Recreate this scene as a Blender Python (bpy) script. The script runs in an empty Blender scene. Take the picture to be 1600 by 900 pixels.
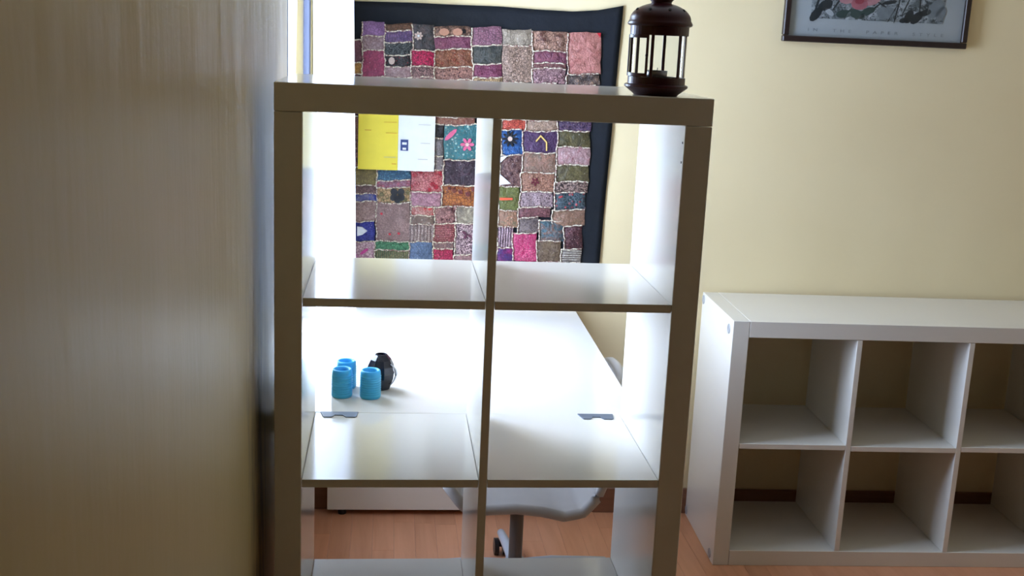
import bpy, bmesh, math, random
from mathutils import Vector, Matrix
random.seed(7)
PI = math.pi
scene = bpy.context.scene
COL = scene.collection

# ------------------------------------------------------------------ camera
CAM = Vector((0.2038, -2.0376, 1.5830)); YAW, PITCH, ROLL, FPX = 0.1116, 0.2176, 0.0447, 1777.66
_f = Vector((math.sin(YAW)*math.cos(PITCH), math.cos(YAW)*math.cos(PITCH), -math.sin(PITCH)))
_r0 = Vector((math.cos(YAW), -math.sin(YAW), 0)); _u0 = _r0.cross(_f)
_r = _r0*math.cos(ROLL) + _u0*math.sin(ROLL); _u = -_r0*math.sin(ROLL) + _u0*math.cos(ROLL)
cam_data = bpy.data.cameras.new('camera'); cam = bpy.data.objects.new('camera', cam_data); COL.objects.link(cam)
cam.matrix_world = Matrix(((_r.x, _u.x, -_f.x, CAM.x), (_r.y, _u.y, -_f.y, CAM.y), (_r.z, _u.z, -_f.z, CAM.z), (0, 0, 0, 1)))
cam_data.sensor_width = 36; cam_data.lens = FPX/1600*36; cam_data.clip_start = 0.02
scene.camera = cam

# ------------------------------------------------------------------ light
SKY = 28.0
w = bpy.data.worlds.new('daylight'); scene.world = w; w.use_nodes = True
bg = w.node_tree.nodes['Background']; bg.inputs[0].default_value = (0.60, 0.735, 1.0, 1); bg.inputs[1].default_value = SKY
scene.view_settings.view_transform = 'Standard'; scene.view_settings.look = 'None'
scene.view_settings.gamma = 1; scene.view_settings.use_curve_mapping = False
scene.view_settings.exposure = 0.0

XW = -0.032                                     # inner face of the left wall
WY0, WY1, WZ0, WZ1 = 0.62, 1.40, 0.55, 2.10    # window opening in the left wall
pl = bpy.data.lights.new('window_portal', 'AREA'); pl.shape = 'RECTANGLE'; pl.size = WY1-WY0; pl.size_y = WZ1-WZ0
pl.cycles.is_portal = True
po = bpy.data.objects.new('window_portal', pl); COL.objects.link(po)
po.location = (XW-0.10, (WY0+WY1)/2, (WZ0+WZ1)/2)
po.rotation_euler = Matrix(((0, 0, -1), (-1, 0, 0), (0, 1, 0))).to_euler()

# ------------------------------------------------------------------ helpers
def lin(c):
    return tuple(((v/255)/12.92 if v/255 <= .04045 else ((v/255+.055)/1.055)**2.4) for v in c)
def tag(o, label=None, cat=None, group=None, kind=None):
    if label: o['label'] = label
    if cat: o['category'] = cat
    if group: o['group'] = group
    if kind: o['kind'] = kind
    return o
def thing(name, label, cat, loc=(0, 0, 0), rz=0, group=None):
    o = bpy.data.objects.new(name, None); COL.objects.link(o); o.location = loc; o.rotation_euler = (0, 0, rz)
    o.empty_display_size = .05
    return tag(o, label, cat, group)
def obj(name, bm, mat, parent=None, smooth=False, loc=None):
    if isinstance(bm, bpy.types.Mesh): me = bm
    else:
        me = bpy.data.meshes.new(name)
        bmesh.ops.recalc_face_normals(bm, faces=bm.faces)
        bm.to_mesh(me); bm.free()
        if smooth:
            for p in me.polygons: p.use_smooth = True
        me.materials.append(mat)
    o = bpy.data.objects.new(name, me); COL.objects.link(o)
    if parent: o.parent = parent
    if loc: o.location = loc
    return o
def box(bm, x0, x1, y0, y1, z0, z1, bev=0.0):
    t = bmesh.new()
    vs = [t.verts.new((x, y, z)) for x in (x0, x1) for y in (y0, y1) for z in (z0, z1)]
    for a in ((0, 1, 3, 2), (4, 6, 7, 5), (0, 4, 5, 1), (2, 3, 7, 6), (0, 2, 6, 4), (1, 5, 7, 3)): t.faces.new([vs[i] for i in a])
    if bev: bmesh.ops.bevel(t, geom=t.edges[:], offset=bev, segments=1, affect='EDGES')
    m = bpy.data.meshes.new('t'); t.to_mesh(m); t.free(); bm.from_mesh(m); bpy.data.meshes.remove(m)
    return bm
def B(*a, bev=0.0): return box(bmesh.new(), *a, bev=bev)
def lathe(prof, seg=32, bm=None, a0=0.0, a1=2*PI, c=(0, 0, 0), ridges=None):
    bm = bm or bmesh.new(); full = abs(a1-a0-2*PI) < 1e-6
    n = seg if full else seg+1; rings = []
    for r, z in prof:
        if r < 1e-6 and full: rings.append([bm.verts.new((c[0], c[1], c[2]+z))]); continue
        rings.append([bm.verts.new((c[0]+r*math.cos(a0+(a1-a0)*i/seg), c[1]+r*math.sin(a0+(a1-a0)*i/seg), c[2]+z)) for i in range(n)])
    for p, q in zip(rings, rings[1:]):
        for i in range(seg):
            j = (i+1) % n
            f = [p[i % len(p)], p[j % len(p)], q[j % len(q)], q[i % len(q)]]
            u = []
            for v in f:
                if v not in u: u.append(v)
            if len(u) > 2: bm.faces.new(u)
    return bm
def tube(pts, rad, seg=10, bm=None, cap=True):
    bm = bm or bmesh.new(); pts = [Vector(p) for p in pts]; rings = []
    for i, p in enumerate(pts):
        t = (pts[min(i+1, len(pts)-1)]-pts[max(i-1, 0)]).normalized()
        a = t.cross(Vector((0, 0, 1)) if abs(t.z) < .9 else Vector((1, 0, 0))).normalized(); b = t.cross(a)
        r = rad[i] if isinstance(rad, (list, tuple)) else rad
        rings.append([bm.verts.new(p+(a*math.cos(2*PI*k/seg)+b*math.sin(2*PI*k/seg))*r) for k in range(seg)])
    for p, q in zip(rings, rings[1:]):
        for k in range(seg): bm.faces.new([p[k], p[(k+1) % seg], q[(k+1) % seg], q[k]])
    if cap: bm.faces.new(rings[0][::-1]); bm.faces.new(rings[-1])
    return bm
def poly_prism(pts, ax0, ax1, f):
    """closed outline pts (2D) extruded from ax0 to ax1; f(a, b, t) -> xyz"""
    bm = bmesh.new()
    A = [bm.verts.new(f(a, b, ax0)) for a, b in pts]; C = [bm.verts.new(f(a, b, ax1)) for a, b in pts]
    bm.faces.new(A); bm.faces.new(C[::-1]); n = len(pts)
    for i in range(n): bm.faces.new([A[i], A[(i+1) % n], C[(i+1) % n], C[i]])
    return bm

# ------------------------------------------------------------------ materials
class N:
    def __init__(s, name):
        s.m = bpy.data.materials.new(name); s.m.use_nodes = True; s.t = s.m.node_tree
        s.b = s.t.nodes['Principled BSDF']; s.out = s.t.nodes['Material Output']
    def n(s, typ, **kw):
        x = s.t.nodes.new(typ)
        for k, v in kw.items():
            if k.startswith('i_'):
                key = k[2:].replace('_', ' ')
                x.inputs[key].default_value = v
            else: setattr(x, k, v)
        return x
    def l(s, a, b): s.t.links.new(a, b)
    def mix(s, fac, a, b, blend='MIX'):
        x = s.n('ShaderNodeMix', data_type='RGBA', blend_type=blend)
        for sock, v in ((x.inputs[0], fac), (x.inputs[6], a), (x.inputs[7], b)):
            if isinstance(v, (int, float)): sock.default_value = v
            elif isinstance(v, tuple): sock.default_value = (*v[:3], 1)
            else: s.l(v, sock)
        return x.outputs[2]
    def ramp(s, src, stops):
        x = s.n('ShaderNodeValToRGB'); e = x.color_ramp.elements
        while len(e) < len(stops): e.new(.5)
        for q, (p, c) in zip(e, stops): q.position = p; q.color = (c, c, c, 1) if isinstance(c, (int, float)) else (*c, 1)
        s.l(src, x.inputs[0]); return x.outputs[0]
    def coord(s, which='Object', scale=(1, 1, 1), loc=(0, 0, 0)):
        tc = s.n('ShaderNodeTexCoord'); mp = s.n('ShaderNodeMapping'); s.l(tc.outputs[which], mp.inputs[0])
        mp.inputs['Scale'].default_value = scale; mp.inputs['Location'].default_value = loc; return mp.outputs[0]
    def noise(s, v, scale, detail=3, rough=.5, dist=0):
        x = s.n('ShaderNodeTexNoise'); s.l(v, x.inputs['Vector'])
        x.inputs['Scale'].default_value = scale; x.inputs['Detail'].default_value = detail
        x.inputs['Roughness'].default_value = rough; x.inputs['Distortion'].default_value = dist; return x.outputs[0]
    def bump(s, h, strength=.3, dist=.002, prev=None):
        x = s.n('ShaderNodeBump'); x.inputs['Strength'].default_value = strength; x.inputs['Distance'].default_value = dist
        s.l(h, x.inputs['Height'])
        if prev: s.l(prev, x.inputs['Normal'])
        s.l(x.outputs[0], s.b.inputs['Normal']); return x.outputs[0]
    def base(s, c, rough=.5, metal=0, spec=.5):
        if isinstance(c, tuple): s.b.inputs['Base Color'].default_value = (*c[:3], 1)
        else: s.l(c, s.b.inputs['Base Color'])
        s.b.inputs['Roughness'].default_value = rough; s.b.inputs['Metallic'].default_value = metal
        s.b.inputs['Specular IOR Level'].default_value = spec
        return s
def simple(name, c, rough=.5, metal=0, spec=.5, var=.06, scale=30):
    q = N(name); v = q.coord(); f = q.noise(v, scale)
    q.base(q.mix(f, tuple(k*(1-var) for k in c), tuple(min(1, k*(1+var)) for k in c)), rough, metal, spec)
    return q.m

def m_foil():
    q = N('white foil board'); v = q.coord()
    f = q.noise(v, 3.0, 3); g = q.noise(v, 180, 2)
    q.base(q.mix(f, (.80, .755, .67), (.84, .795, .71)), .13, 0, .5)
    q.bump(g, .04, .0005); return q.m
FOIL = m_foil()
def m_wall(name, a, b, rough, streak, grime_and_reflection=False, spec=.5):
    q = N(name); v = q.coord()
    f = q.noise(v, 1.6, 4, .55)
    col = q.mix(q.ramp(f, [(.3, 0.0), (.7, 1.0)]), a, b)
    if grime_and_reflection:  # grime beside the bookcase, with its dark reflection partly painted into the colour
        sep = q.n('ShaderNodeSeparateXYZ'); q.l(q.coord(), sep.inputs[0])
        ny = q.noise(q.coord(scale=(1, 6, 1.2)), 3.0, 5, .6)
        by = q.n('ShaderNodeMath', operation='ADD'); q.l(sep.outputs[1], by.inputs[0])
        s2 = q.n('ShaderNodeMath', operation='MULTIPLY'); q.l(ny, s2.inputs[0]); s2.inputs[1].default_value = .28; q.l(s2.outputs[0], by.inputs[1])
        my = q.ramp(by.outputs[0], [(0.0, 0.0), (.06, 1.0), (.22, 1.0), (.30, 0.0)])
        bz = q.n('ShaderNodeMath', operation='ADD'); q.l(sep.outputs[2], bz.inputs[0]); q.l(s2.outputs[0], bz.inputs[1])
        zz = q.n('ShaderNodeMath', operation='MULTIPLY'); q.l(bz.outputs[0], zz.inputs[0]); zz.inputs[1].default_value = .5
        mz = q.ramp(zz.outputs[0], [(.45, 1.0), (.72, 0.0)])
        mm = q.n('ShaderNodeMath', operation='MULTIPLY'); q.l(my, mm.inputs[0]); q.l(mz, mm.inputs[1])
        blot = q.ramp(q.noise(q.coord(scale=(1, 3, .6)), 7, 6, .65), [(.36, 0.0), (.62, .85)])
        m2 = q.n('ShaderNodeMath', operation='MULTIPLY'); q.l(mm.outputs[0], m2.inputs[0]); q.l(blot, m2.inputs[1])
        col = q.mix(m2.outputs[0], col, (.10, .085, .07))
    q.base(col, rough, 0, spec)
    h1 = q.noise(q.coord(scale=streak), 2.2, 4, .55); p = q.bump(h1, .22, .02)
    q.bump(q.noise(v, 60, 3), .12, .002, p)
    return q.m
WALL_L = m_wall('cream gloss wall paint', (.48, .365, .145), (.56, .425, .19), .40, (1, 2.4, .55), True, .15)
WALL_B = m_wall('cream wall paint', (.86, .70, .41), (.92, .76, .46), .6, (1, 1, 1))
WALL_D = m_wall('ochre wall paint', (.10, .075, .05), (.13, .10, .07), .6, (1, 1, 1))
CEIL = simple('ceiling paint', (.72, .69, .60), .8)
def m_wood(name, a, b, rough, rnd=True, axis='y', bumpy=.05):
    q = N(name)
    v = q.coord(scale=(14, 1.2, 14) if axis == 'y' else (1.2, 14, 14))
    if rnd:
        oi = q.n('ShaderNodeObjectInfo'); ad = q.n('ShaderNodeVectorMath', operation='ADD'); q.l(v, ad.inputs[0])
        sc = q.n('ShaderNodeVectorMath', operation='SCALE'); q.l(oi.outputs['Location'], sc.inputs[0]); sc.inputs['Scale'].default_value = 37.0
        q.l(sc.outputs[0], ad.inputs[1]); v = ad.outputs[0]
    g = q.noise(v, 2.0, 5, .6, .6)
    c = q.mix(q.ramp(g, [(.25, 0.0), (.75, 1.0)]), a, b)
    if rnd:
        tint = q.ramp(oi.outputs['Random'], [(0, .92), (1, 1.06)])
        c = q.mix(1.0, c, tint, 'MULTIPLY')
    q.base(c, rough); q.bump(g, bumpy, .001); return q.m
FLOORM = m_wood('beech laminate', (.66, .29, .15), (.80, .38, .21), .30)
SKIRT = m_wood('brown wood skirting', (.20, .085, .045), (.27, .12, .065), .4, False, 'x')
MAROON = simple('dark maroon lacquer', (.060, .010, .016), .32, 0, .5)
def m_glass(name, tint=(.96, .98, 1), refl=.08):
    q = N(name); q.t.nodes.remove(q.b)
    tr = q.n('ShaderNodeBsdfTransparent'); tr.inputs[0].default_value = (*tint, 1)
    gl = q.n('ShaderNodeBsdfGlossy'); gl.inputs['Roughness'].default_value = .03
    lw = q.n('ShaderNodeLayerWeight'); lw.inputs[0].default_value = .5
    pw = q.n('ShaderNodeMath', operation='POWER'); q.l(lw.outputs['Facing'], pw.inputs[0]); pw.inputs[1].default_value = 5
    fr = q.n('ShaderNodeMath', operation='MULTIPLY_ADD'); q.l(pw.outputs[0], fr.inputs[0]); fr.inputs[1].default_value = .9; fr.inputs[2].default_value = .03
    mx = q.n('ShaderNodeMixShader'); q.l(fr.outputs[0], mx.inputs[0]); q.l(tr.outputs[0], mx.inputs[1]); q.l(gl.outputs[0], mx.inputs[2])
    q.l(mx.outputs[0], q.out.inputs[0]); return q.m
GLASS = m_glass('clear glass')
def m_sheer():
    q = N('white sheer voile'); q.t.nodes.remove(q.b)
    d = q.n('ShaderNodeBsdfDiffuse'); t = q.n('ShaderNodeBsdfTranslucent'); tr = q.n('ShaderNodeBsdfTransparent')
    c = q.ramp(q.noise(q.coord(scale=(6, 6, .3)), 12, 3), [(.3, .86), (.7, .93)])
    for x in (d, t): q.l(c, x.inputs[0])
    m = q.n('ShaderNodeMixShader'); m.inputs[0].default_value = .55; q.l(d.outputs[0], m.inputs[1]); q.l(t.outputs[0], m.inputs[2])
    m2 = q.n('ShaderNodeMixShader'); m2.inputs[0].default_value = .18; q.l(m.outputs[0], m2.inputs[1]); q.l(tr.outputs[0], m2.inputs[2])
    q.l(m2.outputs[0], q.out.inputs[0]); return q.m
SHEER = m_sheer()
WHITEP = simple('white window paint', (.74, .75, .78), .4)
FRAMEP = simple('slate blue window frame', (.030, .034, .055), .5)
STEEL = simple('grey painted steel', (.15, .18, .23), .45, .2)
DARKM = simple('dark grey tube metal', (.16, .15, .14), .4, .6)
CHAIRW = simple('white moulded plastic', (.52, .49, .46), .4)
GREYP = simple('pale grey plastic', (.55, .58, .64), .4)
BLACKP = simple('black plastic', (.012, .012, .014), .35)
CAPM = simple('grey plastic cap', (.36, .36, .36), .4)
HOLE = simple('drilled hole', (.03, .027, .025), .8)
def m_candle():
    q = N('turquoise wax'); v = q.coord()
    c = q.mix(q.noise(v, 40), (.035, .36, .60), (.06, .46, .70)); q.base(c, .45)
    q.b.inputs['Subsurface Weight'].default_value = .35; q.b.inputs['Subsurface Radius'].default_value = (.004, .012, .016)
    q.b.inputs['Subsurface Scale'].default_value = 1.0; return q.m
WAX = m_candle()
VASE = simple('glossy black ceramic', (.012, .014, .025), .12, 0, .6)
GLINT = simple('pale vase glint', (.62, .64, .68), .25, .4)

# ------------------------------------------------------------------ room shell
BA = -0.0313                                   # yaw of the back wall
BO = Vector((0, 1.5975, 0))                    # back wall plane at x = 0
def bw(u, off, z):                             # a point on the back wall: u along it, off in front of it
    return Vector((BO.x+u*math.cos(BA)+off*math.sin(BA), BO.y+u*math.sin(BA)-off*math.cos(BA), z))
def px_wall(px, py, off=0.0):                  # photo pixel -> (u, z) on the back wall
    d = _f + _r*((px-800)/FPX) - _u*((py-450)/FPX)
    n = Vector((-math.sin(BA), math.cos(BA), 0)); s = (bw(0, off, 0)-CAM).dot(n)/d.dot(n)
    p = CAM+d*s-BO
    return p.x*math.cos(BA)+p.y*math.sin(BA), p.z
XR, YR, ZC = 3.30, -4.2, 2.62
fl = obj('floor', B(-.25, XR+.1, YR-.1, 1.75, -.10, -.008), simple('floor underlay', (.10, .06, .04), .9)); tag(fl, kind='structure')
# strip laminate: the strips in view one by one, the rest of the room as one part
SWID = .068; random.seed(3)
meshes = {}
def strip_mesh(L):
    k = round(L, 3)
    if k not in meshes:
        me = bpy.data.meshes.new('floor_strip'); b = B(-SWID/2+.0002, SWID/2-.0002, 0, k-.0004, -.008, 0, bev=.0003); b.to_mesh(me); b.free()
        me.materials.append(FLOORM); meshes[k] = me
    return meshes[k]
rest = bmesh.new(); x = XW+SWID/2; i = 0
while x < XR:
    y = YR-random.choice((0, .15, .3, .45))
    while y < 1.60:
        L = random.choice((.42, .5, .58)); e = y+L
        y0, y1 = max(y, YR), min(e, 1.6-.031*x)
        if y1-y0 > .02:
            if x < 1.45 and e > .20:
                o = obj('floor_strip', strip_mesh(y1-y0), None, fl, loc=(x, y0, 0))
            else: box(rest, x-SWID/2+.0002, x+SWID/2-.0002, y0, y1-.0004, -.008, 0)
        y = e
    x += SWID
rp = obj('floor_strips', rest, FLOORM, fl); tag(rp, 'beech laminate strips of the rest of the floor', kind='stuff')
tag(obj('ceiling', B(-.25, XR+.1, YR-.1, 1.75, ZC, ZC+.1), CEIL), kind='structure')
b = bmesh.new()
T0 = XW-.20
box(b, T0, XW, YR, WY0, 0, ZC); box(b, T0, XW, WY1, 1.70, 0, ZC)
box(b, T0, XW, WY0, WY1, 0, WZ0); box(b, T0, XW, WY0, WY1, WZ1, ZC)
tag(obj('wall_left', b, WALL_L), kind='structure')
wb = obj('wall_back', B(-.25, XR+.2, 0, .12, 0, ZC), WALL_B); wb.location = BO; wb.rotation_euler.z = BA; tag(wb, kind='structure')
tag(obj('wall_right', B(XR, XR+.12, YR, 1.52, 0, ZC), WALL_B), kind='structure')
tag(obj('wall_front', B(-.25, XR+.1, YR-.12, YR, 0, ZC), WALL_D), kind='structure')
bb = obj('baseboard_back', B(XW+.001, XR, -.013, -.0005, 0, .09, bev=.003), SKIRT); bb.location = BO; bb.rotation_euler.z = BA; tag(bb, kind='structure')
# window in the left wall
win = bpy.data.objects.new('window_1', None); COL.objects.link(win); tag(win, kind='structure'); win.location = (XW, (WY0+WY1)/2, WZ0)
def wobj(name, x0, x1, y0, y1, z0, z1, m, bev=.002):
    o = obj(name, B(x0-XW, x1-XW, y0-(WY0+WY1)/2, y1-(WY0+WY1)/2, z0-WZ0, z1-WZ0, bev=bev), m, win); return o
FX0, FX1 = XW-.021, XW-.001
wobj('frame_stile', FX0, FX1, WY0, WY0+.045, WZ0, WZ1, FRAMEP); wobj('frame_stile', FX0, FX1, WY1-.045, WY1, WZ0, WZ1, FRAMEP)
wobj('frame_rail', FX0, FX1, WY0+.045, WY1-.045, WZ0, WZ0+.05, FRAMEP); wobj('frame_rail', FX0, FX1, WY0+.045, WY1-.045, WZ1-.05, WZ1, FRAMEP)
wobj('pane', XW-.013, XW-.010, WY0+.045, WY1-.045, WZ0+.05, WZ1-.05, GLASS, 0)
wobj('window_sill', XW-.20, XW-.022, WY0, WY1, WZ0, WZ0+.012, WHITEP)

# ------------------------------------------------------------------ the two cube bookcases
T, C, t, W, D = .05, .335, .016, .786, .39
H = 2*T+4*C+3*t
tower = thing('open_bookcase', 'tall white open-backed cube bookcase standing against the left wall with a lantern on top', 'bookcase', (0, 0, 0))
G = .0009
obj('top_panel', B(0, W, 0, D, H-T, H, bev=.0012), FOIL, tower)
obj('bottom_panel', B(0, W, 0, D, 0, T, bev=.0012), FOIL, tower)
sl = obj('side_panel', B(0, T, 0, D, T+G, H-T-G, bev=.0012), FOIL, tower)
sr = obj('side_panel', B(W-T, W, 0, D, T+G, H-T-G, bev=.0012), FOIL, tower)
obj('divider', B(T+C, T+C+t, .001, D-.001, T+G, H-T-G, bev=.0006), FOIL, tower)
for k in range(3):
    z = T+C+k*(C+t)
    for xa in (T+G, T+C+t+G): obj('shelf_board', B(xa, xa+C-2*G, .001, D-.001, z, z+t, bev=.0006), FOIL, tower)
for z in (H-T-.032, H-T-.068):
    o = obj('screw_hole', tube([(W-T+.0004, .012, z), (W-T-.0008, .012, z)], .0022, 10), HOLE, sr)
low = thing('low_bookcase', 'white cube bookcase lying on its long side against the cream back wall', 'bookcase', (1.2288, 1.1548, 0), BA)
def lowp(name, x0, x1, z0, z1, bev=.0012, y0=0.0, y1=D): return obj(name, B(x0, x1, y0, y1, z0, z1, bev=bev), FOIL, low)
ep = lowp('end_panel', 0, T, 0, W); lowp('end_panel', H-T, H, 0, W)
lowp('long_panel', T+G, H-T-G, 0, T); lowp('long_panel', T+G, H-T-G, W-T, W)
for k in range(3):
    xx = T+C+k*(C+t); lowp('upright_board', xx, xx+t, T+G, W-T-G, .0006, .001, D-.001)
for k in range(4):
    xx = T+k*(C+t); lowp('shelf_board', xx+G, xx+C-G, T+C-(.003 if k % 2 else 0), T+C+t-(.003 if k % 2 else 0), .0006, .001, D-.001)
for yy, zz in ((.045, W-.035), (D-.015, W-.022), (.045, .02), (D-.015, .022)):
    obj('bolt_cap', lathe([(0, -.0012), (.006, -.0012), (.007, -.002), (.014, -.002), (.0155, -.0006), (.0155, .002)], 24), CAPM, ep)
    o = bpy.context.scene.collection.objects[-1]; o.location = (0, yy, zz); o.rotation_euler = (0, PI/2, 0)

# ------------------------------------------------------------------ desk
desk = thing('desk', 'white desk behind the tall bookcase with candles on it, reaching the back wall', 'desk', (-.004, .404, 0), -.010)
DL, DW, DH = 1.176, .788, .7480
obj('desk_top', B(-.020, DW, 0, DL, DH-.05, DH, bev=.0012), FOIL, desk)
obj('leg_panel', B(.012, DW, DL-.05, DL, .022, DH-.05-G, bev=.0012), FOIL, desk)
for fx in (.06, DW-.06): obj('foot', lathe([(0, 0), (.014, 0), (.014, .022), (0, .022)], 16, c=(fx, DL-.025, 0)), BLACKP, desk)
def bracket(x0, x1):
    m = (x0+x1)/2; r = D-.0005; zb = T+2*C+2*t-.0
    pts = [(x0, r), (x0+.007, r-.030), (x0+.009, r-.034), (m-.016, r-.034), (m-.012, r-.028), (m-.010, r-.021), (m+.008, r-.021), (m+.011, r-.027), (m+.015, r-.034), (x1-.007, r-.034), (x1-.003, r-.029), (x1, r)]
    return poly_prism(pts, zb+.0001, zb+.0022, lambda p, q, z: (p, q, z))
obj('metal_bracket', bracket(.062, .145), STEEL, tower); obj('metal_bracket', bracket(.638, .719), STEEL, tower)
DZ = DH

# ------------------------------------------------------------------ curtain
cur = thing('curtain', 'white sheer curtain drawn to the far end of the window beside the tapestry', 'curtain', (XW, 1.36, .78))
bm = bmesh.new(); nu, nv = 110, 24; Z0, Z1 = .775, 2.36; grid = []
for j in range(nv+1):
    z = Z0+(Z1-Z0)*j/nv; row = []
    for i in range(nu+1):
        s = i/nu
        y = 1.16+.36*s+.012*math.sin(s*47+z*1.3)
        amp = .048*(1+.10*(1.6-z)); cx = .040+.018*(1.6-z)
        xx = cx+amp*math.sin(s*2*PI*5.25+.25*math.sin(z*2)) + .008*math.sin(s*29+z*.7)
        row.append(bm.verts.new((max(xx, -.026)-XW, y-1.36, z-.78)))
    grid.append(row)
for j in range(nv):
    for i in range(nu): bm.faces.new([grid[j][i], grid[j][i+1], grid[j+1][i+1], grid[j+1][i]])
obj('cloth', bm, SHEER, cur, True)
rod = thing('curtain_rod', 'white curtain rod fixed above the window on the left wall', 'curtain rod', (XW, .9, 2.375))
obj('rod', tube([(.066, -.62, 0), (.066, .64, 0)], .009, 14), WHITEP, rod)
for yy in (-.58, .60): obj('bracket', tube([(0.0005, yy, .0), (.060, yy, .0)], .006, 10), WHITEP, rod)

# ------------------------------------------------------------------ patchwork wall hanging
TGAIN = 1.05
tapx = thing('patchwork_hanging', 'embroidered patchwork wall hanging with a black border on the back wall', 'wall hanging', tuple(bw(.45, 0, .80)), BA)
def tl(u, off, z): return (u-.45, -off, z-.80)
BLK = N('black border cloth'); _v = BLK.coord(); BLK.base(BLK.mix(BLK.noise(_v, 8), (.008, .010, .014), (.016, .019, .024)), .8, 0, .25); BLK.bump(BLK.noise(_v, 14, 4), .5, .01); BLK = BLK.m
# cloth: outline in (u, z), a gridded sheet with thickness and soft waves
top_pts = [px_wall(*q) for q in ((560, 2), (640, 4), (700, 7), (780, 10), (840, 15), (895, 18), (935, 16), (974, 9))]
def top_z(u):
    p = [(0.0, top_pts[0][1])]+top_pts
    for a, c in zip(p, p[1:]):
        if u <= c[0]: return a[1]+(c[1]-a[1])*max(0, (u-a[0]))/(c[0]-a[0]+1e-9)
    return p[-1][1]
ur1, zr1 = px_wall(974, 9); ur0, zr0 = px_wall(936, 411)
def right_u(z): return ur0+(ur1-ur0)*(z-zr0)/(zr1-zr0)
def cloth_sheet(n=46, off=.003, thick=.003):
    bm = bmesh.new(); F, R = [], []
    for j in range(n+1):
        a, b_ = [], []
        for i in range(n+1):
            s = i/n; tt = j/n
            u = .012+(right_u(.80+tt*.87)-.012)*s; zt = top_z(u); z = .80+(zt-.80)*tt
            o = off+.002*math.sin(u*23+z*5)*math.sin(z*11)+.001*math.sin(u*61-z*17)
            o = max(o, .0015)
            a.append(bm.verts.new(tl(u, o+thick, z))); b_.append(bm.verts.new(tl(u, .0008, z)))
        F.append(a); R.append(b_)
    for j in range(n):
        for i in range(n):
            bm.faces.new([F[j][i], F[j][i+1], F[j+1][i+1], F[j+1][i]]); bm.faces.new([R[j][i], R[j+1][i], R[j+1][i+1], R[j][i+1]])
    for i in range(n):
        bm.faces.new([F[0][i], R[0][i], R[0][i+1], F[0][i+1]]); bm.faces.new([F[n][i], F[n][i+1], R[n][i+1], R[n][i]])
        bm.faces.new([F[i][0], F[i+1][0], R[i+1][0], R[i][0]]); bm.faces.new([F[i][n], R[i][n], R[i+1][n], F[i+1][n]])
    return bm
obj('border_cloth', cloth_sheet(), BLK, tapx, True)
POFF = .0125
def cl(c, g=TGAIN): return tuple(min(.85, v*g) for v in lin(c))
def m_patch(i, base, acc, kind, sc):
    q = N('patch fabric %s %d' % (kind, i)); rnd = random.Random(i*13+5)
    v = q.coord(loc=(rnd.uniform(-9, 9), rnd.uniform(-9, 9), rnd.uniform(-9, 9)))
    a, c = cl(base), cl(acc)
    if kind == 'plain': f = q.ramp(q.noise(v, 45*sc, 5, .6, 1.5), [(.40, 0.0), (.66, .75)])
    elif kind == 'floral':
        x = q.n('ShaderNodeTexVoronoi', feature='SMOOTH_F1'); q.l(v, x.inputs['Vector']); x.inputs['Scale'].default_value = 62*sc; x.inputs['Smoothness'].default_value = .25
        f = q.ramp(x.outputs['Distance'], [(.30, 1.0), (.46, .0), (.52, .6), (.60, 0.0)])
    elif kind == 'stripe':
        x = q.n('ShaderNodeTexWave', wave_type='BANDS', bands_direction=rnd.choice(('X', 'Z'))); q.l(v, x.inputs['Vector']); x.inputs['Scale'].default_value = 42*sc; x.inputs['Distortion'].default_value = 2.0; x.inputs['Detail'].default_value = 2
        f = q.ramp(x.outputs['Fac'], [(.35, 0.0), (.65, 1.0)])
    elif kind == 'scroll':
        x = q.n('ShaderNodeTexWave', wave_type='RINGS', rings_direction='Y'); q.l(v, x.inputs['Vector']); x.inputs['Scale'].default_value = 20*sc; x.inputs['Distortion'].default_value = 14; x.inputs['Detail'].default_value = 3; x.inputs['Detail Scale'].default_value = 6
        f = q.ramp(x.outputs['Fac'], [(.56, 0.0), (.70, 1.0)])
    else:
        x = q.n('ShaderNodeTexVoronoi', feature='F1'); q.l(v, x.inputs['Vector']); x.inputs['Scale'].default_value = 110*sc
        f = q.ramp(x.outputs['Distance'], [(.22, 1.0), (.34, 0.0)])
    col = q.mix(f, a, c)
    vo = q.n('ShaderNodeTexVoronoi', feature='DISTANCE_TO_EDGE'); q.l(v, vo.inputs['Vector']); vo.inputs['Scale'].default_value = rnd.uniform(85, 150)
    dk = sum(a) < .25
    st = tuple(min(.8, k*2.2+.05) for k in a) if dk else tuple(k*.30 for k in c)
    col = q.mix(q.ramp(vo.outputs['Distance'], [(.03, .75 if kind != 'plain' else .45), (.13, 0.0)]), col, st)
    col = q.mix(q.ramp(q.noise(v, 22, 4, .6, 1.0), [(.35, .55), (.55, 0.0)]), col, tuple(k*.5 for k in a))
    sp = q.n('ShaderNodeTexVoronoi', feature='F1'); q.l(v, sp.inputs['Vector']); sp.inputs['Scale'].default_value = 75
    col = q.mix(q.ramp(sp.outputs['Distance'], [(.05, .7), (.10, 0.0)]), col, (.82, .74, .66))
    q.base(col, .5, 0, .4); p = q.bump(f, .5, .003); q.bump(q.noise(v, 30, 4, .6, .8), .8, .009, p)
    return q.m
CORD = N('pale pink braid'); _v = CORD.coord(); CORD.base(CORD.mix(CORD.ramp(CORD.noise(_v, 230, 2), [(.42, 0.0), (.55, 1.0)]), cl((140, 95, 90)), cl((240, 200, 178), 1.35)), .6); CORD = CORD.m
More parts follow.
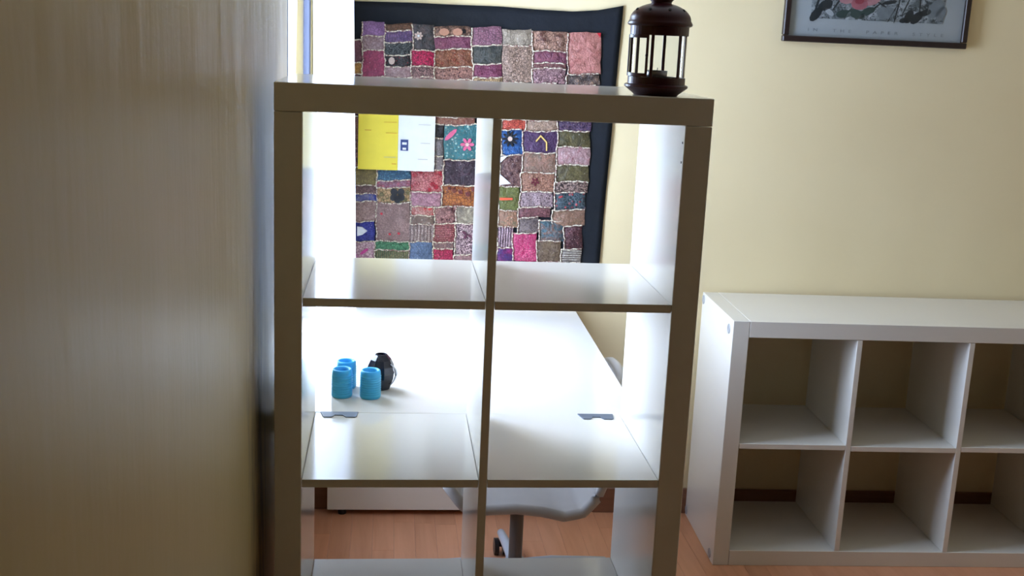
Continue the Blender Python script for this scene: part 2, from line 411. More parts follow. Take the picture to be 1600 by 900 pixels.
# (x0, y0, x1, y1 in photo pixels, base colour, accent colour, pattern, scale)
P = 'plain'; FLO = 'floral'; ST = 'stripe'; SC = 'scroll'; DO = 'dots'
PATCH = [
 (545, 62, 565, 97, (140, 85, 95), (60, 35, 40), P, 1), (545, 97, 565, 115, (205, 150, 70), (120, 70, 60), P, 1), (545, 115, 565, 182, (120, 70, 80), (60, 40, 50), FLO, 1),
 (566, 34, 601, 57, (170, 125, 172), (120, 80, 120), P, .7), (566, 57, 601, 79, (178, 150, 150), (120, 80, 75), P, 1), (566, 79, 601, 121, (182, 78, 106), (120, 50, 80), P, .6),
 (601, 37, 645, 48, (135, 96, 70), (90, 60, 45), ST, 2), (601, 48, 644, 66, (72, 62, 110), (150, 110, 140), ST, 1.4), (601, 66, 643, 86, (28, 30, 32), (130, 135, 130), SC, 1), (601, 86, 642, 104, (34, 30, 30), (130, 45, 55), DO, 1), (601, 104, 642, 121, (182, 152, 148), (140, 100, 100), P, 1),
 (645, 38, 679, 79, (38, 40, 44), (120, 100, 95), P, .6), (643, 79, 679, 104, (214, 42, 92), (110, 20, 50), SC, 1.2), (642, 104, 679, 124, (178, 135, 130), (40, 26, 30), SC, 1.5),
 (679, 41, 735, 57, (150, 112, 92), (34, 28, 30), FLO, .7), (679, 57, 737, 77, (96, 42, 64), (140, 80, 95), P, 1), (679, 77, 738, 105, (142, 92, 66), (130, 60, 40), FLO, 1), (679, 105, 739, 125, (164, 118, 104), (74, 36, 38), DO, .9),
 (737, 42, 784, 71, (172, 120, 136), (96, 56, 70), ST, 2.2), (738, 71, 784, 100, (44, 46, 42), (92, 88, 78), P, 1.2), (739, 100, 784, 121, (92, 32, 56), (130, 70, 92), SC, 1), (739, 121, 784, 129, (170, 140, 100), (60, 30, 36), DO, 1.2),
 (785, 46, 831, 71, (172, 156, 136), (110, 95, 80), P, 1), (785, 71, 831, 128, (182, 150, 130), (110, 88, 75), SC, 1.1),
 (832, 49, 887, 80, (170, 130, 110), (96, 56, 46), FLO, .8), (832, 80, 885, 99, (98, 48, 66), (150, 90, 95), P, 1), (832, 99, 884, 107, (160, 110, 104), (70, 30, 38), ST, 2.5), (832, 107, 883, 131, (186, 146, 146), (70, 22, 40), SC, 1.4),
 (887, 51, 939, 116, (198, 134, 122), (150, 84, 80), P, .6), (885, 116, 936, 134, (52, 40, 36), (150, 120, 100), FLO, .8),
 # behind the bookcase top
 (566, 121, 618, 182, (160, 110, 120), (90, 50, 60), FLO, 1), (618, 121, 678, 182, (110, 60, 80), (170, 130, 110), SC, 1), (678, 125, 739, 183, (140, 80, 60), (80, 40, 40), FLO, 1), (739, 129, 784, 186, (120, 90, 80), (70, 40, 50), P, 1),
 (784, 129, 820, 187, (150, 110, 90), (80, 50, 50), SC, 1), (820, 131, 870, 188, (120, 60, 80), (170, 130, 120), FLO, 1), (870, 134, 930, 190, (90, 70, 60), (150, 120, 100), P, 1),
 # behind the leaflet
 (545, 182, 588, 262, (150, 100, 90), (80, 50, 50), FLO, 1), (588, 182, 640, 264, (100, 60, 80), (160, 120, 110), SC, 1), (640, 182, 678, 268, (150, 120, 110), (90, 60, 60), P, 1),
 # lower left
 (545, 262, 588, 290, (142, 124, 74), (96, 80, 50), P, 1), (545, 290, 588, 303, (140, 108, 106), (96, 66, 64), ST, 1.8), (545, 303, 588, 315, (44, 62, 150), (150, 140, 150), P, .6), (545, 315, 587, 346, (182, 150, 142), (130, 98, 90), P, 1), (545, 346, 585, 377, (34, 36, 112), (46, 50, 130), P, .5), (545, 377, 585, 410, (206, 172, 174), (190, 110, 150), FLO, .5),
 (589, 264, 641, 282, (52, 88, 118), (90, 130, 150), SC, .8), (589, 282, 641, 293, (150, 108, 124), (190, 100, 110), FLO, 1.2), (589, 293, 641, 317, (190, 152, 108), (120, 110, 70), FLO, .8), (588, 317, 640, 377, (164, 132, 124), (128, 98, 92), P, .6), (586, 377, 640, 391, (96, 158, 112), (40, 90, 60), SC, 1.3), (586, 391, 639, 410, (84, 108, 74), (150, 130, 90), ST, 1.2),
 (642, 266, 692, 300, (198, 122, 120), (170, 30, 50), FLO, .7), (642, 300, 688, 323, (192, 142, 152), (140, 90, 110), P, 1), (642, 323, 678, 337, (200, 150, 140), (225, 70, 70), FLO, .9), (641, 337, 677, 351, (128, 102, 90), (200, 180, 165), DO, .7), (640, 351, 677, 378, (188, 166, 158), (130, 105, 100), ST, .7), (639, 378, 675, 410, (112, 132, 162), (76, 92, 120), P, .8),
 (678, 183, 742, 195, (128, 72, 60), (170, 130, 105), P, 1), (678, 195, 693, 217, (24, 22, 24), (50, 45, 48), P, 1), (678, 217, 693, 245, (112, 106, 106), (150, 140, 140), P, 1), (678, 245, 692, 268, (128, 116, 116), (220, 205, 200), DO, 1),
 (694, 195, 748, 250, (42, 106, 112), (160, 190, 180), DO, .7), (693, 250, 748, 290, (40, 24, 34), (72, 46, 58), P, 1), (690, 290, 747, 323, (164, 96, 42), (104, 36, 40), FLO, .6),
 (679, 323, 712, 349, (170, 122, 116), (80, 34, 38), FLO, 1.1), (678, 349, 711, 378, (184, 120, 116), (120, 24, 40), ST, 1.3), (677, 378, 709, 388, (60, 34, 38), (190, 150, 140), ST, 2), (676, 388, 708, 410, (206, 62, 98), (160, 40, 70), SC, 1), (713, 323, 746, 350, (120, 106, 92), (206, 190, 160), P, .7), (711, 350, 744, 399, (204, 172, 170), (70, 30, 52), SC, .8), (709, 399, 744, 410, (150, 110, 110), (200, 160, 150), DO, 1),
 # behind the divider
 (748, 187, 784, 250, (140, 90, 80), (90, 50, 60), FLO, 1), (748, 250, 782, 320, (110, 80, 70), (170, 130, 110), SC, 1), (746, 320, 778, 410, (150, 90, 100), (80, 40, 50), P, 1),
 # lower right
 (784, 187, 820, 203, (214, 96, 72), (130, 36, 40), SC, 1.2), (783, 203, 816, 242, (48, 98, 158), (30, 50, 96), P, .8), (782, 242, 815, 291, (126, 92, 86), (80, 50, 52), FLO, 1), (779, 291, 811, 329, (118, 118, 66), (90, 100, 50), P, 1), (778, 329, 808, 355, (176, 124, 100), (104, 110, 84), P, .8), (777, 355, 803, 388, (198, 164, 172), (60, 40, 50), ST, .9), (776, 388, 800, 410, (72, 50, 106), (160, 40, 100), P, .4),
 (821, 188, 870, 204, (172, 142, 120), (130, 104, 88), P, 1.3), (817, 205, 870, 239, (56, 32, 62), (82, 52, 88), P, .9), (816, 239, 868, 270, (160, 116, 98), (98, 98, 84), P, .6), (814, 270, 866, 300, (164, 118, 96), (120, 74, 60), DO, 1.2), (812, 300, 863, 324, (170, 144, 146), (96, 74, 82), DO, 1.1), (810, 324, 860, 340, (150, 104, 102), (90, 36, 48), ST, 1.6), (809, 340, 842, 364, (74, 62, 62), (140, 120, 110), SC, 1.4), (801, 364, 838, 408, (190, 44, 100), (224, 110, 140), SC, .9),
 (842, 345, 880, 377, (54, 80, 88), (150, 96, 70), P, .6), (839, 377, 876, 410, (86, 66, 50), (130, 110, 84), P, 1),
 (871, 189, 924, 205, (54, 34, 62), (110, 84, 96), SC, .7), (871, 205, 922, 230, (98, 88, 56), (52, 50, 36), P, .7), (870, 230, 922, 258, (180, 148, 146), (150, 92, 96), P, .8), (868, 258, 920, 284, (106, 96, 62), (52, 42, 36), P, .6), (867, 284, 918, 301, (158, 130, 118), (70, 52, 48), SC, .6), (866, 301, 915, 328, (44, 56, 62), (190, 60, 60), DO, .6), (863, 328, 913, 353, (158, 118, 98), (96, 84, 60), P, .6), (881, 353, 910, 389, (64, 30, 34), (120, 70, 66), DO, .8), (877, 389, 908, 410, (106, 90, 84), (190, 180, 165), ST, 1),
 # behind the shelf board
 (545, 410, 620, 428, (150, 110, 110), (90, 50, 60), FLO, 1), (620, 410, 700, 428, (110, 80, 70), (170, 130, 110), SC, 1), (700, 410, 800, 428, (150, 90, 80), (80, 40, 50), P, 1), (800, 410, 907, 428, (100, 60, 70), (160, 120, 110), FLO, 1),
]
def wob(u, z): return u+.0016*math.sin(z*58+u*21)+.0008*math.sin(z*140), z+.0019*math.sin(u*47+z*13)+.0009*math.sin(u*150)
def ridge(u, z): return .0012*math.sin(u*95+z*40)+.0012*math.sin(z*120-u*33)
def patch_mesh(x0, y0, x1, y1, n=7):
    c = [px_wall(x0, y0, POFF), px_wall(x1, y0, POFF), px_wall(x1, y1, POFF), px_wall(x0, y1, POFF)]
    bm = bmesh.new(); g = []
    for j in range(n+1):
        r = []
        for i in range(n+1):
            s, tt = i/n, j/n
            u = (c[0][0]*(1-s)+c[1][0]*s)*(1-tt)+(c[3][0]*(1-s)+c[2][0]*s)*tt
            z = (c[0][1]*(1-s)+c[1][1]*s)*(1-tt)+(c[3][1]*(1-s)+c[2][1]*s)*tt
            u, z = wob(u, z)
            e = min(1, 6*min(s, 1-s)*1.0)*min(1, 6*min(tt, 1-tt))
            off = POFF+.0022*e+ridge(u, z)*e if 0 < e else POFF-.002
            r.append(bm.verts.new(tl(u, off, z)))
        g.append(r)
    for j in range(n):
        for i in range(n): bm.faces.new([g[j][i], g[j][i+1], g[j+1][i+1], g[j+1][i]])
    return bm
def cord(pa, pb, r=.0027):
    a, c = px_wall(*pa, POFF), px_wall(*pb, POFF); L = math.hypot(a[0]-c[0], a[1]-c[1]); k = max(3, int(L/.0045))
    pts, rs = [], []
    for i in range(2*k+1):
        s = i/(2*k); u = a[0]+(c[0]-a[0])*s; z = a[1]+(c[1]-a[1])*s; u, z = wob(u, z)
        pts.append(tl(u+.0008*math.sin(z*300), POFF+.001, z+.0008*math.sin(u*260))); rs.append(r*(1.15 if i % 2 else .45))
    return tube(pts, rs, 5)
patches = {}
for i, (x0, y0, x1, y1, ca, cb, kind, sc) in enumerate(PATCH):
    patches[(x0, y0)] = obj('patch', patch_mesh(x0, y0, x1, y1), m_patch(i, ca, cb, kind, sc), tapx, True)
    rr = random.Random(i)
    if y0 not in (34, 37, 38, 41, 42, 46, 49, 51): obj('braid', cord((x0, y0), (x1, y0)), CORD, tapx, True)
    if rr.random() < .92 and x0 > 560: obj('braid', cord((x0, y0), (x0, y1)), CORD, tapx, True)
# stitched motifs that can be made out
def blob(cx, cy, pts, off=.0185):
    """flat stitched shape, points in photo pixels around (cx, cy)"""
    q = [px_wall(cx+a, cy+b_, off) for a, b_ in pts]
    return poly_prism(q, off-.004, off, lambda a, b_, o: tl(a, o, b_))
def petal(a, r0, r1, wd, n=8):
    out = []
    for k in range(n):
        th = 2*PI*k/n; l = (r0+r1)/2+(r1-r0)/2*math.cos(th); s = wd*math.sin(th)
        out.append((l*math.cos(a)-s*math.sin(a), l*math.sin(a)+s*math.cos(a)))
    return out
def mm(c): return simple('motif thread', cl(c), .5, scale=120, var=.2)
def motif(par, cx, cy, pts, m): obj('motif', blob(cx, cy, pts), m, par)
k_bl, k_wh, k_pk, k_gd, k_rd, k_be = mm((26, 26, 30)), mm((225, 225, 228)), mm((205, 95, 130)), mm((215, 180, 105)), mm((190, 40, 50)), mm((200, 175, 160))
for a in (-2.4, -.7, .55, 2.6, 1.6): motif(patches[(589, 293)], 621, 305, petal(a, 1, 13, 5.5), k_bl)
for a in range(6): motif(patches[(694, 195)], 730, 226, petal(a*1.05, 2.5, 11, 2.6), k_pk)
motif(patches[(694, 195)], 730, 226, petal(0, -3, 3, 3), k_be)
motif(patches[(694, 195)], 705, 210, petal(-.75, -14, 12, 3.6), k_pk)
for a in range(10): motif(patches[(783, 203)], 797, 217, petal(a*.628, 3, 13, 1.8), k_bl)
motif(patches[(783, 203)], 797, 217, petal(0, -4, 4, 4), k_be)
motif(patches[(817, 205)], 846, 214, [(-9, 6), (-1, -3), (9, 8), (9, 22), (7, 22), (7, 9), (-1, 0), (-8, 8)], k_gd)
motif(patches[(545, 346)], 564, 361, [(-6, -7), (2, -6), (10, 0), (2, 6), (-6, 8)], k_wh)
for a in range(7): motif(patches[(645, 38)], 654, 56, petal(a*.9, 2, 7, 1.8), k_be)
motif(patches[(645, 38)], 654, 56, petal(0, -2, 2, 2), k_wh)
for a in range(5): motif(patches[(814, 270)], 836, 284, petal(a*1.25+.3, 1, 7, 1.6), mm((90, 20, 36)))
for cx, cy in ((596, 334), (609, 366), (623, 365)): motif(patches[(588, 317)], cx, cy, petal(.4, -2.2, 2.2, 1.8), k_rd)
motif(patches[(782, 242)], 784, 252, [(-4, -6), (10, -9), (-3, 3)], k_wh); motif(patches[(782, 242)], 786, 285, [(-6, -14), (12, 2), (-6, 4)], k_wh)
motif(patches[(779, 291)], 789, 311, [(-8, -2), (12, -1.5), (12, 1.5), (-8, 2)], mm((225, 90, 60)))
motif(patches[(601, 86)], 612, 95, petal(1.57, -6, 6, 5), k_be)
for cx in (694, 715): motif(patches[(679, 41)], cx, 50, petal(0, -8, 8, 6), mm((178, 128, 104)))
for a in (0.6, 2.2, 3.6): motif(patches[(711, 350)], 730, 366, petal(a, 1, 9, 2), mm((90, 36, 60)))
motif(patches[(545, 377)], 569, 393, petal(-.6, -8, 8, 2.5), mm((190, 60, 130)))
motif(patches[(887, 51)], 938, 53, [(-5, -1.5), (1, -1.5), (0, 6)], k_rd)

# ------------------------------------------------------------------ leaflet pinned over the hanging
lf_o = .024
u0, z0 = px_wall(559, 264, lf_o); u1, z1 = px_wall(678, 268, lf_o); um = px_wall(621, 266, lf_o)[0]; zt = z0+.235
leaf = thing('leaflet', 'open leaflet with a yellow page and a white page pinned over the patchwork hanging', 'leaflet', tuple(bw(u0, lf_o, z0)), BA)
YEL = simple('yellow paper', (.93, .74, .06), .6); WHP = simple('white paper', (.86, .86, .84), .6); INK = simple('grey print', (.55, .52, .46), .7); INKB = simple('blue print', (.035, .06, .20), .6)
INKO = simple('orange print', (.75, .36, .03), .7)
def sheet(a, c, bow):
    bm = bmesh.new(); n = 8; F = []; R = []
    for i in range(n+1):
        s = i/n; u = a+(c-a)*s-u0; o = -bow*math.sin(s*PI)
        F.append([bm.verts.new((u, o, z)) for z in (0, zt-z0)]); R.append([bm.verts.new((u, o+.0006, z)) for z in (0, zt-z0)])
    for i in range(n):
        bm.faces.new([F[i][0], F[i+1][0], F[i+1][1], F[i][1]]); bm.faces.new([R[i][0], R[i][1], R[i+1][1], R[i+1][0]])
        bm.faces.new([F[i][0], R[i][0], R[i+1][0], F[i+1][0]]); bm.faces.new([F[i][1], F[i+1][1], R[i+1][1], R[i][1]])
    return bm
yp = obj('yellow_page', sheet(u0, um, .003), YEL, leaf); wp = obj('white_page', sheet(um+.0004, u1, .003), WHP, leaf)
def mark(name, xa, ya, xb, yb, m, par, o=.0042):
    a = px_wall(xa, ya, lf_o); c = px_wall(xb, yb, lf_o)
    return obj(name, B(a[0]-u0, c[0]-u0, -o-.0004, -o+.0016, c[1]-z0, a[1]-z0), m, par)
sq = mark('printed_square', 626, 218, 637.5, 235.5, INKB, wp)
mark('square_window', 628.5, 222, 635.5, 226, WHP, sq, .0047); mark('square_window', 629, 230.5, 634.5, 234, WHP, sq, .0047)
for xa, y_, xb, m in ((600, 191, 620, INKO), (603, 208, 620, INKO), (570, 203, 580, INKO), (600, 245.5, 619, INK), (612, 256, 619, INKO)): mark('print_line', xa, y_-.6, xb, y_+.6, m, yp, .0036)
for xa, y_, xb in ((654, 195, 673), (657, 224, 672), (653, 249, 668)): mark('print_line', xa, y_-.6, xb, y_+.6, INK, wp, .0036)
for uu in ((u0+um)/2, (um+u1)/2): obj('push_pin', lathe([(0, 0), (.004, 0), (.004, .004), (.0025, .006), (.0025, .012), (.0012, .012), (.0012, .020), (0, .020)], 12), BLACKP, leaf); o = COL.objects[-1]; o.location = (uu-u0, -.014, zt-z0-.01); o.rotation_euler = (-PI/2, 0, 0)

# ------------------------------------------------------------------ framed print
fa = px_wall(1222, 64, .015); fb = px_wall(1508.5, 77, .015)
FW, FH = fb[0]-fa[0], .47
pic = thing('framed_print', 'framed watercolour print with a pink flower and grey leaves on the back wall', 'picture', tuple(bw(fa[0], .0, fa[1])), BA)
FRM = simple('dark brown frame wood', (.030, .017, .014), .35, var=.3)
fw = .0185
for nm, a in (('frame_rail', (0, FW, -.022, -.0005, 0, fw)), ('frame_rail', (0, FW, -.022, -.0005, FH-fw, FH)), ('frame_stile', (0, fw, -.022, -.0005, fw+G, FH-fw-G)), ('frame_stile', (FW-fw, FW, -.022, -.0005, fw+G, FH-fw-G))):
    obj(nm, B(*a, bev=.0025), FRM, pic)
mount = obj('mount', B(fw, FW-fw, -.010, -.003, fw, FH-fw), simple('grey white mount paper', (.52, .53, .51), .6), pic)
def m_wash():
    q = N('grey watercolour wash'); v = q.coord()
    a = q.ramp(q.noise(v, 26, 5, .6, 1.2), [(.40, 0.0), (.60, 1.0)]); c = q.mix(a, (.50, .51, .50), (.16, .18, .175))
    a2 = q.ramp(q.noise(q.coord(loc=(4, 2, 1)), 55, 4, .6, 2), [(.52, 0.0), (.60, .9)]); c = q.mix(a2, c, (.045, .05, .05))
    q.base(c, .6); return q.m
WASH = m_wash()
ia = px_wall(1266.5, 28, .011); ib = px_wall(1473, 37, .011)
ix0, ix1, iz0 = ia[0]-fa[0], ib[0]-fa[0], ia[1]-fa[1]
art = obj('painting', B(ix0, ix1, -.0112, -.0098, iz0, FH-.075), WASH, pic)
AM = {k: simple('ink '+k, c, .6, var=.25, scale=60) for k, c in dict(green=(.055, .085, .072), dark=(.035, .04, .04), pale=(.56, .57, .56), grey=(.25, .27, .27), pink=(.52, .16, .18), rose=(.60, .28, .28), red=(.42, .07, .09)).items()}
rnd = random.Random(21)
def ink(name, cx, cz, a, ln, wd, m, lay):
    pts = petal(a, -ln/2, ln/2, wd, 10)
    bm = poly_prism([(cx+p, cz+q) for p, q in pts], -.0112-.00025*lay, -.0108, lambda p, q, o: (p, o, q)); obj(name, bm, AM[m], art)
def pp(x, y): u, z = px_wall(x, y, .011); return u-fa[0], z-fa[1]
for x, y, a, ln, wd, m in ((1275, 22, .9, .055, .014, 'dark'), (1290, 8, .5, .05, .016, 'dark'), (1296, 19, -.6, .034, .008, 'pale'), (1318, 22, .1, .05, .013, 'green'), (1338, 22, -.3, .06, .014, 'green'), (1356, 18, .4, .05, .012, 'green'), (1346, 27, .6, .03, .006, 'pale'), (1325, 25, 1.2, .03, .005, 'pale'), (1384, 20, .1, .06, .02, 'grey'), (1420, 26, 1.2, .045, .014, 'dark'), (1412, 32, .2, .03, .008, 'dark'), (1432, 28, .8, .05, .014, 'dark'), (1446, 20, .3, .04, .010, 'dark'), (1462, 14, .9, .07, .022, 'grey'), (1470, 22, 1.2, .05, .015, 'grey'), (1390, 4, .2, .05, .006, 'dark'), (1402, 16, 1.4, .085, .0025, 'dark'), (1394, 22, 1.1, .06, .0022, 'dark'), (1417, 8, 1.2, .075, .0022, 'dark'), (1438, 6, 1.6, .06, .0025, 'dark'), (1308, 6, 1.0, .05, .003, 'dark'), (1278, 4, 1.3, .05, .004, 'dark'), (1376, 6, -.5, .05, .0025, 'dark'), (1370, 10, .7, .04, .0025, 'dark'), (1360, 24, 1.0, .02, .004, 'pale')):
    cx, cz = pp(x, y); ink('leaf_stroke', cx, cz, a, ln, wd, m, 1)
for k in range(46):
    ink('leaf_stroke', rnd.uniform(ix0+.03, ix1-.03), rnd.uniform(iz0+.075, FH-.11), rnd.uniform(0, PI), rnd.uniform(.03, .07), rnd.uniform(.004, .017), rnd.choice(('dark', 'grey', 'green', 'pale')), 1)
for x, y, a, ln, wd, m in ((1325, -4, .2, .06, .020, 'rose'), (1362, -2, .3, .065, .021, 'rose'), (1343, 6, 0, .055, .019, 'pink'), (1345, -8, 0, .07, .024, 'pink'), (1343, 2, .1, .03, .009, 'red'), (1336, -16, 1, .06, .018, 'rose'), (1358, -18, 2, .06, .018, 'pink')):
    cx, cz = pp(x, y); ink('petal', cx, cz, a, ln, wd, m, 2+(m == 'pink')+2*(m == 'red'))
obj('glazing', B(fw-.001, FW-fw+.001, -.0165, -.0150, fw-.001, FH-fw+.001), GLASS, pic)
def lettering(txt, par, x, y, z, size, m, spacing=2.05):
    cu = bpy.data.curves.new('lettering', 'FONT'); cu.body = txt; cu.size = size; cu.space_character = spacing; cu.extrude = .0002
    to = bpy.data.objects.new('t', cu); COL.objects.link(to); bpy.context.view_layer.update()
    me = bpy.data.meshes.new_from_object(to.evaluated_get(bpy.context.evaluated_depsgraph_get())); bpy.data.objects.remove(to)
    wdt = max(v.co.x for v in me.vertices)
    me.materials.clear(); me.materials.append(m)
    o = obj('lettering', me, None, par); o.location = (x, y, z); o.rotation_euler = (PI/2, 0, 0); return o, wdt
tx0 = px_wall(1262, 46, .011); tx1 = px_wall(1474, 55, .011)
lo, wdt = lettering('IN  THE  PAPER  STYLE', mount, tx0[0]-fa[0], -.0104, px_wall(1300, 50, .011)[1]-fa[1], .0135, simple('pale grey lettering ink', (.30, .30, .29), .6), 2.2)
lo.scale.x = (tx1[0]-tx0[0])/wdt

# ------------------------------------------------------------------ things on the desk
def candle(cx, cy, label, h=.067, r=.0240):
    t_ = thing('candle', label, 'candle', (cx, cy, DZ), random.uniform(0, 6), 'ribbed candles on the desk')
    prof = [(0, 0), (r*.93, 0), (r, .003)]; n = 9
    for k in range(n):
        z = .004+(h-.016)*k/n; d = (h-.016)/n
        prof += [(r, z+d*.25), (r*1.03, z+d*.5), (r, z+d*.75), (r*.975, z+d)]
    prof += [(r*.99, h-.008), (r*.93, h-.002), (r*.84, h), (r*.70, h-.002), (r*.62, h-.010), (r*.55, h-.020), (0, h-.022)]
    obj('wax_body', lathe(prof, 40), WAX, t_, True)
    obj('wick', tube([(0, 0, h-.023), (.001, 0, h-.016), (.002, .001, h-.012)], .0008, 6), BLACKP, t_)
    return t_
candle(.103, .520, 'turquoise ribbed candle in front of another on the desk')
candle(.110, .588, 'turquoise ribbed candle half hidden behind another candle')
candle(.169, .513, 'turquoise ribbed candle in front of the black vase')
vase = thing('vase', 'small glossy black faceted vase behind a turquoise candle on the desk', 'vase', (.192, .580, DZ), .25)
vp = [(0, 0), (.020, 0), (.024, .003), (.034, .030), (.0355, .042), (.032, .058), (.025, .073), (.0150, .0845), (.0140, .086), (.010, .086), (.009, .075), (0, .072)]
obj('vase_body', lathe(vp, 8), VASE, vase)
pts = []
for k in range(13):
    s = k/12; z = .014+.052*s; rr = .0300+.0068*math.sin(s*PI)
    a = -.95+.55*math.sin(s*PI); pts.append((rr*math.cos(a), rr*math.sin(a), z))
obj('glint_band', tube(pts, [.0008+.0026*math.sin(PI*k/12) for k in range(13)], 8), GLINT, vase, True)  # the vase's white glint, modelled as a pale crescent strip

# ------------------------------------------------------------------ lantern
LZ = H
lan = thing('lantern', 'dark maroon metal lantern with glass panes on top of the tall bookcase', 'lantern', (.690, .062, LZ), -.228)
obj('base', lathe([(0, 0), (.040, 0), (.0415, .002), (.056, .013), (.0585, .015), (.0585, .0185), (.056, .020), (.053, .0205), (.053, .033), (.050, .033), (.050, .029), (0, .029)], 48), MAROON, lan, False)
obj('upper_ring', lathe([(.050, .1085), (.0535, .1085), (.0535, .124), (.050, .124), (.050, .1085)], 48), MAROON, lan)
dome = [(.0535, .124), (.0585, .126), (.0595, .129), (.0580, .132), (.0560, .135)]
for k in range(1, 9):
    a = k/8*1.22; dome.append((.056*math.cos(a)+.0, .135+.0315*math.sin(a)))
dome += [(.0185, .1655), (.0185, .168), (.0, .168)]
dm = obj('dome', lathe(dome, 48), MAROON, lan, True)
for k in range(8):
    a = k*PI/4+.35; rr = .0455; z = .1545
    o = obj('vent_hole', lathe([(0, 0), (.0028, 0), (.0028, .0016), (0, .0016)], 12), HOLE, dm)
    o.location = (rr*math.cos(a), rr*math.sin(a), z-.0015); o.rotation_euler = (0, .72, a)
ch = obj('chimney', lathe([(.017, .166), (.0225, .172), (.0235, .180), (.0215, .190), (.014, .197), (0, .199)], 32), MAROON, lan, True)
for k in range(6):
    a = k*PI/3+.6; o = obj('chimney_hole', lathe([(0, 0), (.0035, 0), (.0035, .0012), (0, .0012)], 12), HOLE, ch); o.location = (.0229*math.cos(a), .0229*math.sin(a), .178); o.rotation_euler = (0, PI/2, a)
for k in range(6):
    th = math.radians(-12+60*k); cx, cy = .0515*math.sin(th), -.0515*math.cos(th)
    o = obj('post', B(-.0028, .0028, -.0018, .0018, .0325, .109, bev=.0006), MAROON, lan); o.location = (cx, cy, 0); o.rotation_euler.z = th
    a0 = th+math.radians(5)-PI/2; a1 = th+math.radians(55)-PI/2
    obj('glass_pane', lathe([(.0508, .033), (.0508, .1085)], 10, a0=a0, a1=a1), GLASS, lan)
# the door between two posts, its frame standing slightly proud
door = obj('door_frame', lathe([(.0540, .034), (.0556, .034), (.0556, .040), (.0540, .040), (.0540, .034)], 12, a0=math.radians(-76)-PI/2, a1=math.radians(-21)-PI/2), MAROON, lan)
obj('door_rail', lathe([(.0540, .1025), (.0556, .1025), (.0556, .108), (.0540, .108), (.0540, .1025)], 12, a0=math.radians(-76)-PI/2, a1=math.radians(-21)-PI/2), MAROON, door)
for dg in (-76, -21):
    th = math.radians(dg); o = obj('door_stile', B(-.0022, .0022, -.0010, .0010, .034, .108), MAROON, door); o.location = (.0548*math.sin(th), -.0548*math.cos(th), 0); o.rotation_euler.z = th
th = math.radians(-20); obj('door_knob', lathe([(0, -.004), (.0022, -.003), (.003, 0), (.0022, .003), (0, .004)], 12, c=(.058*math.sin(th), -.058*math.cos(th), .072)), MAROON, door, True)
hp = [Vector((.0232*math.cos(2.7), .0232*math.sin(2.7)*.2, .186))]
for k in range(0, 13):
    a = PI*k/12; hp.append(Vector((-.030-.022*math.sin(a)+.0, -.004, .190-.016*math.cos(a)+.016)))
hand = [(-.052, -.012, .1715), (-.035, -.010, .180), (-.018, -.006, .1885), (.0, 0, .201), (.018, .004, .222), (.012, .006, .246), (-.012, .004, .252), (-.040, -.004, .232), (-.058, -.010, .200), (-.056, -.012, .178), (-.052, -.012, .1715)]
obj('handle', tube(hand, .0015, 8), simple('dark wire', (.05, .04, .035), .4, .7), lan, True)
tea = thing('tealight', 'small tealight on a saucer inside the maroon lantern', 'tealight', (.690, .062, LZ+.029))
obj('saucer', lathe([(0, 0), (.020, 0), (.030, .004), (.031, .0055), (.029, .005), (.019, .0015), (0, .0015)], 28), simple('dark tin', (.10, .085, .08), .35, .7), tea, True)
obj('tin_cup', lathe([(0, .0016), (.019, .0016), (.0195, .016), (.0188, .016), (.018, .013), (0, .013)], 28), simple('tin cup', (.34, .34, .34), .3, .8), tea, True)
obj('wick', tube([(0, 0, .013), (.001, 0, .021)], .0007, 6), BLACKP, tea)

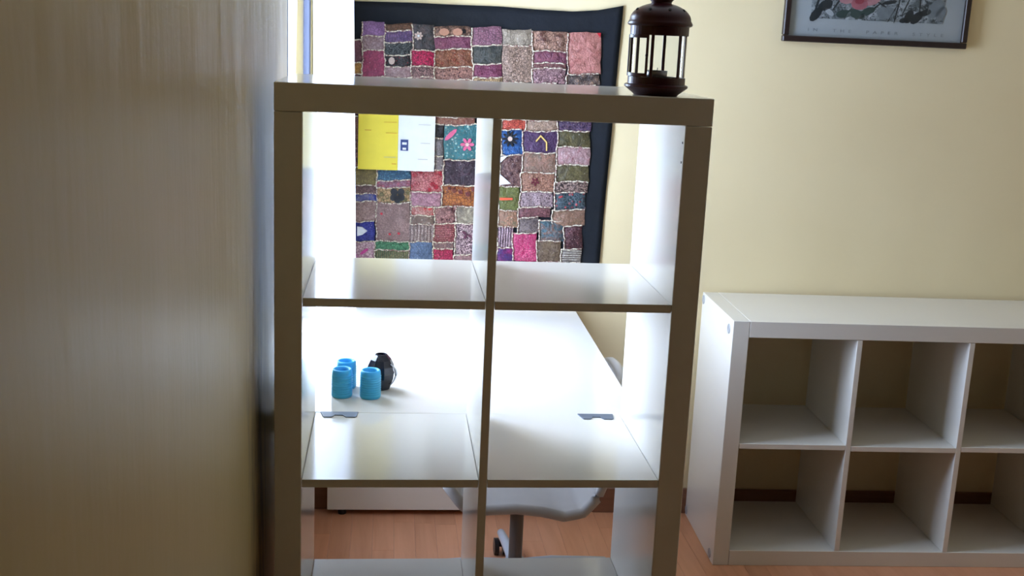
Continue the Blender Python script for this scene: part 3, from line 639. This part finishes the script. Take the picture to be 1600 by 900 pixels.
# ------------------------------------------------------------------ swivel chair under the desk, turned to the window
chair = thing('swivel_chair', 'white moulded swivel chair tucked under the right side of the desk', 'chair', (.582, .95, 0), 0)
edge = [(-.212, .425), (-.190, .400), (-.165, .372), (-.12, .364), (-.03, .368), (.04, .360), (.10, .346), (.15, .356), (.185, .392), (.205, .44), (.225, .52), (.238, .60), (.240, .655)]
def interp(tb, s):
    k = min(int(s*(len(tb)-1)), len(tb)-2); f = s*(len(tb)-1)-k
    return tb[k][0]*(1-f)+tb[k+1][0]*f, tb[k][1]*(1-f)+tb[k+1][1]*f
ctr = [(-.232, .402), (-.205, .376), (-.17, .354), (-.12, .341), (-.05, .335), (.02, .332), (.09, .332), (.15, .345), (.20, .385), (.232, .45), (.252, .55), (.258, .63), (.258, .70)]
bm = bmesh.new(); NU, NV = 20, 48; g = []
for j in range(NV+1):
    s = j/NV; ex, ez = interp(edge, s); cx, cz = interp(ctr, s)
    wdt = .205 if s < .55 else .205-.05*((s-.55)/.45)**1.5
    if s < .12: wdt *= .86+.14*(s/.12)**.5
    r = []
    for i in range(NU+1):
        v = -1+2*i/NU; k = abs(v)**2.4
        r.append(bm.verts.new((cx*(1-k)+ex*k, wdt*v, cz*(1-k)+ez*k)))
    g.append(r)
for j in range(NV):
    for i in range(NU): bm.faces.new([g[j][i], g[j][i+1], g[j+1][i+1], g[j+1][i]])
bmesh.ops.recalc_face_normals(bm, faces=bm.faces)
sh = obj('seat_shell', bm, CHAIRW, chair, True)
md = sh.modifiers.new('thickness', 'SOLIDIFY'); md.thickness = .012; md.offset = 0
rim = []
path = [g_ for g_ in range(NV+1)]
me = sh.data; co = [v.co.copy() for v in me.vertices]; row = NU+1
loop = [co[j*row] for j in range(NV+1)]+[co[NV*row+i] for i in range(1, NU+1)]+[co[j*row+NU] for j in range(NV-1, -1, -1)]+[co[i] for i in range(NU-1, -1, -1)]
obj('shell_rim', tube(loop, .0145, 10), CHAIRW, chair, True)
obj('seat_plate', B(-.10, .10, -.09, .09, .300, .324, bev=.006), DARKM, chair)
obj('gas_pole', tube([(0, 0, .09), (0, 0, .304)], .0195, 24), DARKM, chair, False)
obj('hub', lathe([(0, .065), (.032, .065), (.034, .075), (.034, .115), (.028, .125), (0, .125)], 24), GREYP, chair)
for k in range(5):
    a = math.radians(92+72*k); c, s = math.cos(a), math.sin(a)
    lg = obj('base_leg', tube([(c*.02, s*.02, .105), (c*.12, s*.12, .098), (c*.24, s*.24, .078), (c*.30, s*.30, .068)], [.017, .016, .0135, .012], 12), GREYP, chair, True)
    cx, cy = c*.292, s*.292
    bm = bmesh.new()
    for q in (-1, 1):
        px_, py_ = cx-s*.014*q, cy+c*.014*q
        tube([(px_-s*.007, py_+c*.007, .026), (px_+s*.007, py_-c*.007, .026)], .026, 18, bm)
    tube([(cx, cy, .026), (cx, cy, .066)], .006, 10, bm)
    obj('caster', bm, BLACKP, lg)
